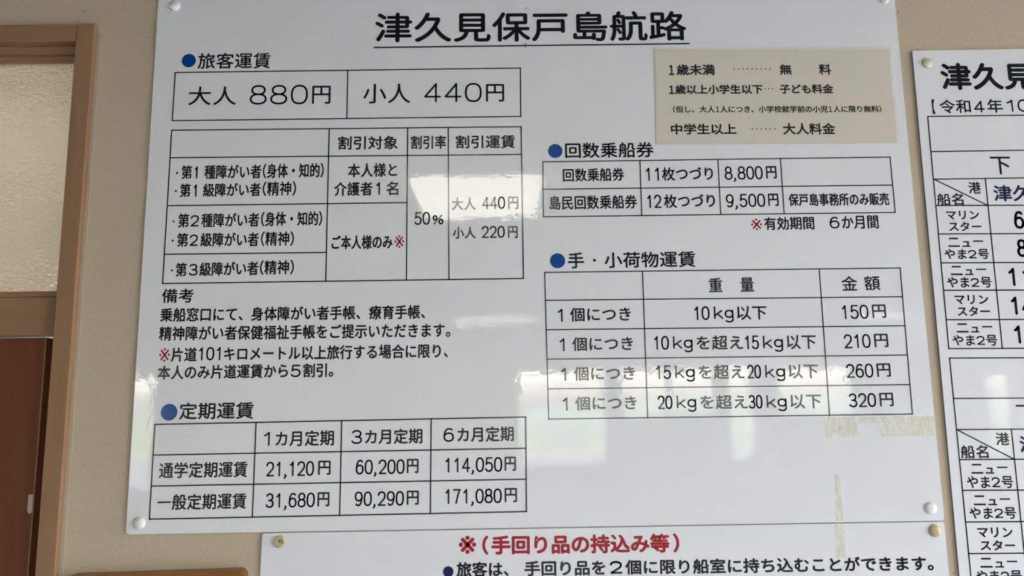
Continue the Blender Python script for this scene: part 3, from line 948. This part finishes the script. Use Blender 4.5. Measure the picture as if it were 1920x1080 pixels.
RX0, RX1, RY, RZ = -5.3, 4.75, -9.0, 2.70
BACK = [(-5.05, -4.62, 0.6, 2.15), (0.13, 1.33, 0.85, 2.15), (1.5, 2.8, 1.45, 2.15), (2.92, 3.3, 0.9, 2.15), (3.6, 4.6, 1.45, 2.15)]
RIGHT = [(-3.7, -0.22, 0.02, 2.62), (-6.9, -5.9, 0.5, 1.95)]  # first opening added and enlarged to light the boards from the right
DOOR = (-1.62, -0.726, 0.0, 2.30)
wf = wall_sheet('wall_front', 'y', 0.0, 0.12, RX0, RX1, 0, RZ, [DOOR], M['wall'])
for x, z, r in ((.6930, 2.3295, .0011), (-.7228, 2.3448, .0012), (.6955, 1.3929, .0009)):
    ring = [(x + r * math.cos(q * math.pi / 6), z + r * math.sin(q * math.pi / 6)) for q in range(12)]
    flat_mesh('pinhole', [(ring[0], ring[q], ring[q + 1]) for q in range(1, 11)], -0.0002, M['dark'], wf, (0, 0, 0))
for x in (.8635, -.7228):
    q = ((x - .0004, 2.2), (x + .0004, 2.2), (x + .0004, RZ), (x - .0004, RZ))
    if x < 0:
        q = ((x - .0003, 2.322), (x + .0003, 2.322), (x + .0003, RZ), (x - .0003, RZ))
    flat_mesh('paper_seam', [(q[0], q[1], q[2]), (q[0], q[2], q[3])], -0.0002, M['caulk'], wf, (0, 0, 0))
wall_sheet('wall_back', 'y', RY, -0.15, RX0, RX1, 0, RZ, BACK, M['paint'])
wall_sheet('wall_right', 'x', RX1, 0.15, RY, 0.12, 0, RZ, RIGHT, M['paint'])
wall_sheet('wall_left', 'x', RX0, -0.15, RY, 0.12, 0, RZ, [], M['paint_dim'])
struct(box('floor', (RX0 - .15, RX1 + .15, RY - .15, 3.2, -0.1, 0), M['floor']))
struct(box('ceiling', (RX0 - .15, RX1 + .15, RY - .15, 3.2, RZ, RZ + .12), M['ceil']))
# the room beyond the door
wall_sheet('wall_beyond_back', 'y', 3.05, 0.15, -3.6, 0.6, 0, RZ, [(-2.9, -0.6, 0.9, 1.95)], M['paint'])
wall_sheet('wall_beyond_left', 'x', -3.6, -0.12, 0.12, 3.2, 0, RZ, [], M['paint'])
wall_sheet('wall_beyond_right', 'x', 0.6, 0.12, 0.12, 3.2, 0, RZ, [], M['paint'])

wn_no = [0]
def window(axis, at, hole, inward):
    wn_no[0] += 1
    u0, u1, z0, z1 = hole
    bm = bmesh.new()
    f = .045
    def bx(a0, a1, b0, b1):
        lo, hi = sorted((at - inward * .10, at - inward * .05))
        if axis == 'y':
            add_box(bm, a0, a1, lo, hi, b0, b1)
        else:
            add_box(bm, lo, hi, a0, a1, b0, b1)
    bx(u0, u1, z0, z0 + f); bx(u0, u1, z1 - f, z1)
    bx(u0, u0 + f, z0 + f, z1 - f); bx(u1 - f, u1, z0 + f, z1 - f)
    if u1 - u0 > 1.25:
        um = (u0 + u1) / 2
        bx(um - .03, um + .03, z0 + f, z1 - f)
    o = struct(from_bm('window_%d' % wn_no[0], bm, M['alu']))
    c = at - inward * .075
    bm = bmesh.new()
    if axis == 'y':
        q = [(u0 + f / 2, c, z0 + f / 2), (u1 - f / 2, c, z0 + f / 2), (u1 - f / 2, c, z1 - f / 2), (u0 + f / 2, c, z1 - f / 2)]
    else:
        q = [(c, u0 + f / 2, z0 + f / 2), (c, u1 - f / 2, z0 + f / 2), (c, u1 - f / 2, z1 - f / 2), (c, u0 + f / 2, z1 - f / 2)]
    bm.faces.new([bm.verts.new(p) for p in q])
    from_bm('pane', bm, M['glass'], o)
    uc, zc = (u0 + u1) / 2, (z0 + z1) / 2
    if axis == 'y':
        portal((uc, at, zc), (math.radians(90 if inward > 0 else -90), 0, 0), u1 - u0, z1 - z0)
    else:
        portal((at, uc, zc), (0, math.radians(90 if inward < 0 else -90), 0), z1 - z0, u1 - u0)
for h in BACK:
    window('y', RY, h, 1)
for h in RIGHT:
    window('x', RX1, h, -1)
window('y', 3.05, (-2.9, -0.6, 0.9, 1.95), -1)

# outside
struct(box('ground', (-60, 60, -70, 40, -0.4, -0.25), M['ground']))
bm = bmesh.new()
random.seed(4)
N = 48
top = []
for j, (yy, hb) in enumerate(((-30, -.3), (-33, .9), (-40, 1.5), (-50, 1.8), (-58, -.3))):
    row = []
    for i in range(N + 1):
        x = -70 + 140 * i / N
        hgt = hb if hb < 0 else hb * (0.75 + .35 * math.sin(i * .37 + j) + .2 * random.random())
        row.append(bm.verts.new((x, yy + random.uniform(-1, 1), hgt)))
    top.append(row)
for a, b in zip(top, top[1:]):
    for i in range(N):
        bm.faces.new((a[i], a[i + 1], b[i + 1], b[i]))
struct(from_bm('hill', bm, M['hill'], smooth=True))

# ------------------------------------------------------------------ ceiling lamps
def lamp(x, y, w, d, label, m='lamp'):
    t = thing('ceiling_light', label, 'light', (x, y, RZ), 'box ceiling lamps')
    bm = bmesh.new()
    add_box(bm, -w / 2, w / 2, -d / 2, d / 2, -.055, 0, .004)
    from_bm('housing', bm, M['housing'], t)
    for a, b in ((-d / 2 + .03, -d * .03), (d * .03, d / 2 - .03)):
        bm = bmesh.new()
        add_box(bm, -w / 2 + .025, w / 2 - .025, a, b, -.075, -.0555, .004)
        from_bm('diffuser', bm, M[m], t)
lamp(-0.12, -2.31, .62, .74, 'square two-panel ceiling light nearest the fare boards')
lamp(-0.14, -7.55, .95, .40, 'ceiling light above the glazed door of the far wall', 'lamp_far')
lamp(4.42, -7.55, .56, .40, 'ceiling light in the far corner beside the side wall windows', 'lamp_far')
lamp(-1.70, 1.45, .95, .30, 'unseen lamp added beyond the frosted transom to make it glow', 'lamp_added')  # added lamp, gives the frosted pane its bright band

# ------------------------------------------------------------------ sliding door with pebbled-glass transom
FY = -0.0124
d1 = bpy.data.objects.new('door_1', None)
COL.objects.link(d1)
d1.location = (-1.15, 0, 0)
struct(d1)
DO = (-1.15, 0, 0)
box('jamb', (-0.7258, -0.6955, FY, 0.12, 0, 2.3165), M['frame'], d1, .0012, DO)
box('jamb', (-1.655, -1.620, FY, 0.12, 0, 2.3165), M['frame'], d1, .0012, DO)
box('head_rail', (-1.6195, -0.7268, FY, 0.12, 2.2845, 2.3150), M['frame_h'], d1, .0012, DO)
tr = box('transom_sash', (-1.619, -0.7285, 0.005, 0.034, 2.2690, 2.2842), M['frame_h'], d1, .0008, DO)
box('lower_bead', (-1.619, -0.7270, 0.011, 0.034, 2.2580, 2.2688), M['frame_h'], tr, .0006, DO)
box('sill_bead', (-1.619, -0.7330, 0.003, 0.034, 1.8470, 1.8565), M['frame_h'], tr, .0006, DO)
box('frosted_pane', (-1.61, -0.7265, 0.018, 0.0225, 1.8540, 2.2600), M['frost'], tr, 0, DO)
box('transom_bar', (-1.619, -0.7338, 0.001, 0.06, 1.7838, 1.8465), M['frame_h'], d1, .001, DO)
lf = box('door_leaf', (-1.60, -0.7525, 0.0165, 0.0465, 0.012, 1.7815), M['door'], d1, .0008, DO)
box('edge_band', (-0.7545, -0.7524, 0.0158, 0.0178, 0.013, 1.7812), M['edge'], lf, .0003, DO)
bm = bmesh.new()
pz = [(-.0036, .015), (.0036, .015), (.0036, -.011), (.0018, -.0145), (-.0012, -.0145), (-.0036, -.009)]
pr = rounded(pz, .0012, 3)
fr_ = [bm.verts.new((p[0], -.0028, p[1])) for p in pr]
bk_ = [bm.verts.new((p[0], 0, p[1])) for p in pr]
bm.faces.new(fr_); bm.faces.new(bk_[::-1])
for i in range(len(pr)):
    j = (i + 1) % len(pr)
    bm.faces.new((fr_[i], bk_[i], bk_[j], fr_[j]))
bb = from_bm('bumper', bm, M['plastic'], lf, (-0.7570 - DO[0], 0.0164, 1.5165))
bb['label'] = 'pale plastic bumper'
box('slot_shade', (-0.7480, -0.7262, 0.05, 0.119, 0, 1.783), M['dark'], d1, 0, DO)  # near-black box standing in for the shade inside the door slot
box('caulk_bead', (-0.6953, -0.6895, -0.0012, 0.0, 0, 2.305), M['caulk'], d1, 0, DO)

# ------------------------------------------------------------------ wooden board beside the door
wp = (-0.5365, 0, 1.25)
wt = thing('wooden_plaque', 'orange-brown wooden board with rounded corners on the wallpaper beside the door', 'board', wp)
def rrect(w, h, r):
    return rounded([(-w / 2, -h / 2), (w / 2, -h / 2), (w / 2, h / 2), (-w / 2, h / 2)], r, 8)
bm = bmesh.new()
ct, st = math.cos(.0165), math.sin(.0165)
pts = [(p[0] * ct - p[1] * st, p[0] * st + p[1] * ct) for p in rrect(.272, .332, .013)]
fr_ = [bm.verts.new((p[0], -.018, p[1])) for p in pts]
bk_ = [bm.verts.new((p[0], 0, p[1])) for p in pts]
ff = bm.faces.new(fr_); bm.faces.new(bk_[::-1])
for i in range(len(pts)):
    j = (i + 1) % len(pts)
    bm.faces.new((fr_[i], bk_[i], bk_[j], fr_[j]))
bmesh.ops.bevel(bm, geom=list(ff.edges), offset=.0015, segments=2, affect='EDGES', profile=.5)
from_bm('board', bm, M['plaque'], wt)

# ------------------------------------------------------------------ main fare board
PB, PF, PL = -0.0006, -0.0036, -0.0038        # back, face, lettering film
wp = (0.046, 0, 1.925)
A = thing('sign_board', 'large white fare board with bold black route title and five ruled tables', 'sign', wp, 'white boards screwed to the wallpaper')
plate('panel', mm((-594.5, 1470.6), (686.7, 1472.4), (686.8, 2377.5), (-593.6, 2382)), PB, PF, M['panel'], A, wp, .006, .0005, M['shaded_panel_edge'])
for (x, z), m, lb in (((-574.2, 1487.5), 'cap_white', 'white screw cap'), ((666.7, 1491.5), 'cap_clear', 'milky screw cap'), ((-564.5, 2352.2), 'cap_clear', 'milky screw cap'), ((668.1, 2353.1), 'cap_white', 'white screw cap')):
    screw_cap(x / 1000, z / 1000, .0094, PF, M[m], A, wp, lb)
tl = lettering('title', PL, A, wp)[0]
grid('title', PL, tl, wp, 'title_underline')
for q in (((40.0, 2277.5), (41.6, 2277.5), (41.8, 2268.0), (40.4, 2268.0)), ((40.6, 2338.5), (47.5, 2343.3), (46.9, 2344.0), (40.4, 2339.6))):
    v = mm(*q)
    flat_mesh('pen_mark', [(v[0], v[1], v[2]), (v[0], v[2], v[3])], PL, M['ballpoint'], A, wp)
for i in (1, 2, 3, 4):
    dot('d%d' % i, PL, A, wp)
    lettering('h%d' % i, PL, A, wp)
for i in (1, 2, 3, 4, 5):
    g = grid('t%d' % i, PL, A, wp)
    lettering('t%d' % i, PL, g, wp)
for k in ('n1', 'n2', 'n3', 'n4a', 'n4', 'n5', 'n6a', 'n6'):
    lettering(k, PL, A, wp, 'reference_mark' if k in ('n4a', 'n6a') else 'note_lettering')
for q in (mm((509.9, 1635.4), (560, 1635.1), (561, 1603.4), (509.6, 1603.4)), mm((598, 1634.9), (685.4, 1634.6), (685.8, 1604.2), (597, 1603.5)),
          mm((562, 1634.0), (596, 1634.0), (596, 1626.0), (562, 1625.5)), mm((518.9, 1545.0), (526.9, 1544.7), (526.9, 1474.3), (515.9, 1473.7))):
    v = [(*q[0],), (*q[3],), (*q[2],), (*q[1],)]
    o = flat_mesh('tape_residue', [(v[0], v[1], v[2]), (v[0], v[2], v[3])], PL, M['residue'], A, wp)
    o['label'] = 'yellowed tape residue'

# ------------------------------------------------------------------ laminated notice on the fare board
wp = (0.465, PF, 2.178)
Np = thing('paper_notice', 'laminated cream paper notice in black print stuck over the large fare board', 'notice', wp)
plate('laminate', mm((257.4, 2092.4), (672.7, 2090.9), (672.6, 2263.9), (259.2, 2267.6)), -0.0039, -0.0042, M['film'], Np, wp, .003)
plate('sheet', mm((258.9, 2094.3), (667.0, 2091.9), (668.3, 2258.9), (263.5, 2263.6)), -0.0043, -0.0045, M['paper'], Np, wp)
lettering('p', -0.0046, Np, wp)

# ------------------------------------------------------------------ baggage board underneath
wp = (0.150, 0, 1.20)
B = thing('sign_board', 'white board with red heading and one visible line, directly under the large fare board', 'sign', wp, 'white boards screwed to the wallpaper')
plate('panel', mm((-395, 930), (684.5, 930), (685.9, 1470.8), (-382.5, 1469.2)), PB, PF, M['panel'], B, wp, .004, .0005, M['shaded_panel_edge'])
c = screw_cap(-.3555, 1.4564, .0094, PF, M['cap_yellow'], B, wp, 'broken yellowed screw cap', 'open')
bm = bmesh.new()
bmesh.ops.create_cone(bm, cap_ends=True, segments=24, radius1=.0042, radius2=.0034, depth=.0012, matrix=Matrix.Rotation(math.radians(90), 4, 'X'))
s = from_bm('screw_head', bm, M['metal'], c, (.001, -.0020, .0005))
bm = bmesh.new()
for a in (.6, .6 + math.pi / 2):
    r = bmesh.ops.create_cube(bm, size=1.0)
    for v in r['verts']:
        x, z = v.co.x * .0040, v.co.z * .0011
        v.co = Vector((x * math.cos(a) - z * math.sin(a), v.co.y * .0003, x * math.sin(a) + z * math.cos(a)))
from_bm('screw_slot', bm, M['dark'], c, (.001, -.0027, .0005))
bm = bmesh.new()                                   # the remaining half of the broken cover
R = .0078
pts = [(R * math.cos(a), R * math.sin(a)) for a in [math.radians(150 + 190 * k / 16) for k in range(17)]] + [(.0030, -.0030), (-.001, -.0012), (-.0030, .0020)]
fr_ = [bm.verts.new((p[0], -.0036, p[1])) for p in pts]
bk_ = [bm.verts.new((p[0], -.0022, p[1])) for p in pts]
bm.faces.new(fr_); bm.faces.new(bk_[::-1])
for i in range(len(pts)):
    j = (i + 1) % len(pts)
    bm.faces.new((fr_[i], bk_[i], bk_[j], fr_[j]))
from_bm('broken_cover', bm, M['cap_yellow'], c)
c = screw_cap(.6696, 1.4573, .0096, PF, M['cap_yellow'], B, wp, 'cracked yellowed screw cap')
bm = bmesh.new()
ck = [(.001, .002), (.0015, -.001), (.0028, -.0035), (.0035, -.006), (.0048, -.0075)]
vs = []
for i, (x, z) in enumerate(ck):
    rr = math.hypot(x, z) / .0096
    yy = -.0052 * (1 - rr ** 2.6) - .00015
    w = .00035 * math.sin(math.pi * (i + .6) / 5)
    vs.append((bm.verts.new((x - w, yy, z)), bm.verts.new((x + w, yy, z))))
for a, b in zip(vs, vs[1:]):
    bm.faces.new((a[0], a[1], b[1], b[0]))
from_bm('crack', bm, M['crack'], c)
lettering('b1', PL, B, wp)
dot('bd', PL, B, wp, 'deep_navy')['label'] = 'navy bullet dot'
lettering('b2', PL, B, wp)
q = mm((513, 1468.7), (528, 1468.7), (526.6, 1418.7), (511, 1418.9))
o = flat_mesh('tape_residue', [(q[0], q[3], q[2]), (q[0], q[2], q[1])], PL, M['residue'], B, wp)
o['label'] = 'yellowed tape residue'

# ------------------------------------------------------------------ timetable board at the right
wp = (1.15, 0, 1.7)
R_ = thing('sign_board', 'white timetable board of ship names and hours, to the right of the fare board', 'sign', wp, 'white boards screwed to the wallpaper')
plate('panel', mm((699.7, 1120), (1620, 1120), (1624, 2262.5), (708.7, 2256.8)), PB, PF, M['panel'], R_, wp, .002, .0005, M['shaded_panel_edge'])
screw_cap(.7321, 2.2331, .0094, PF, M['cap_cream'], R_, wp, 'cream screw cap')
lettering('r_title', PL, R_, wp)
lettering('r_sub', PL, R_, wp, 'date_lettering')
for k in ('r1', 'r2'):
    g = grid(k, PL, R_, wp)
    lettering(k, PL, g, wp)
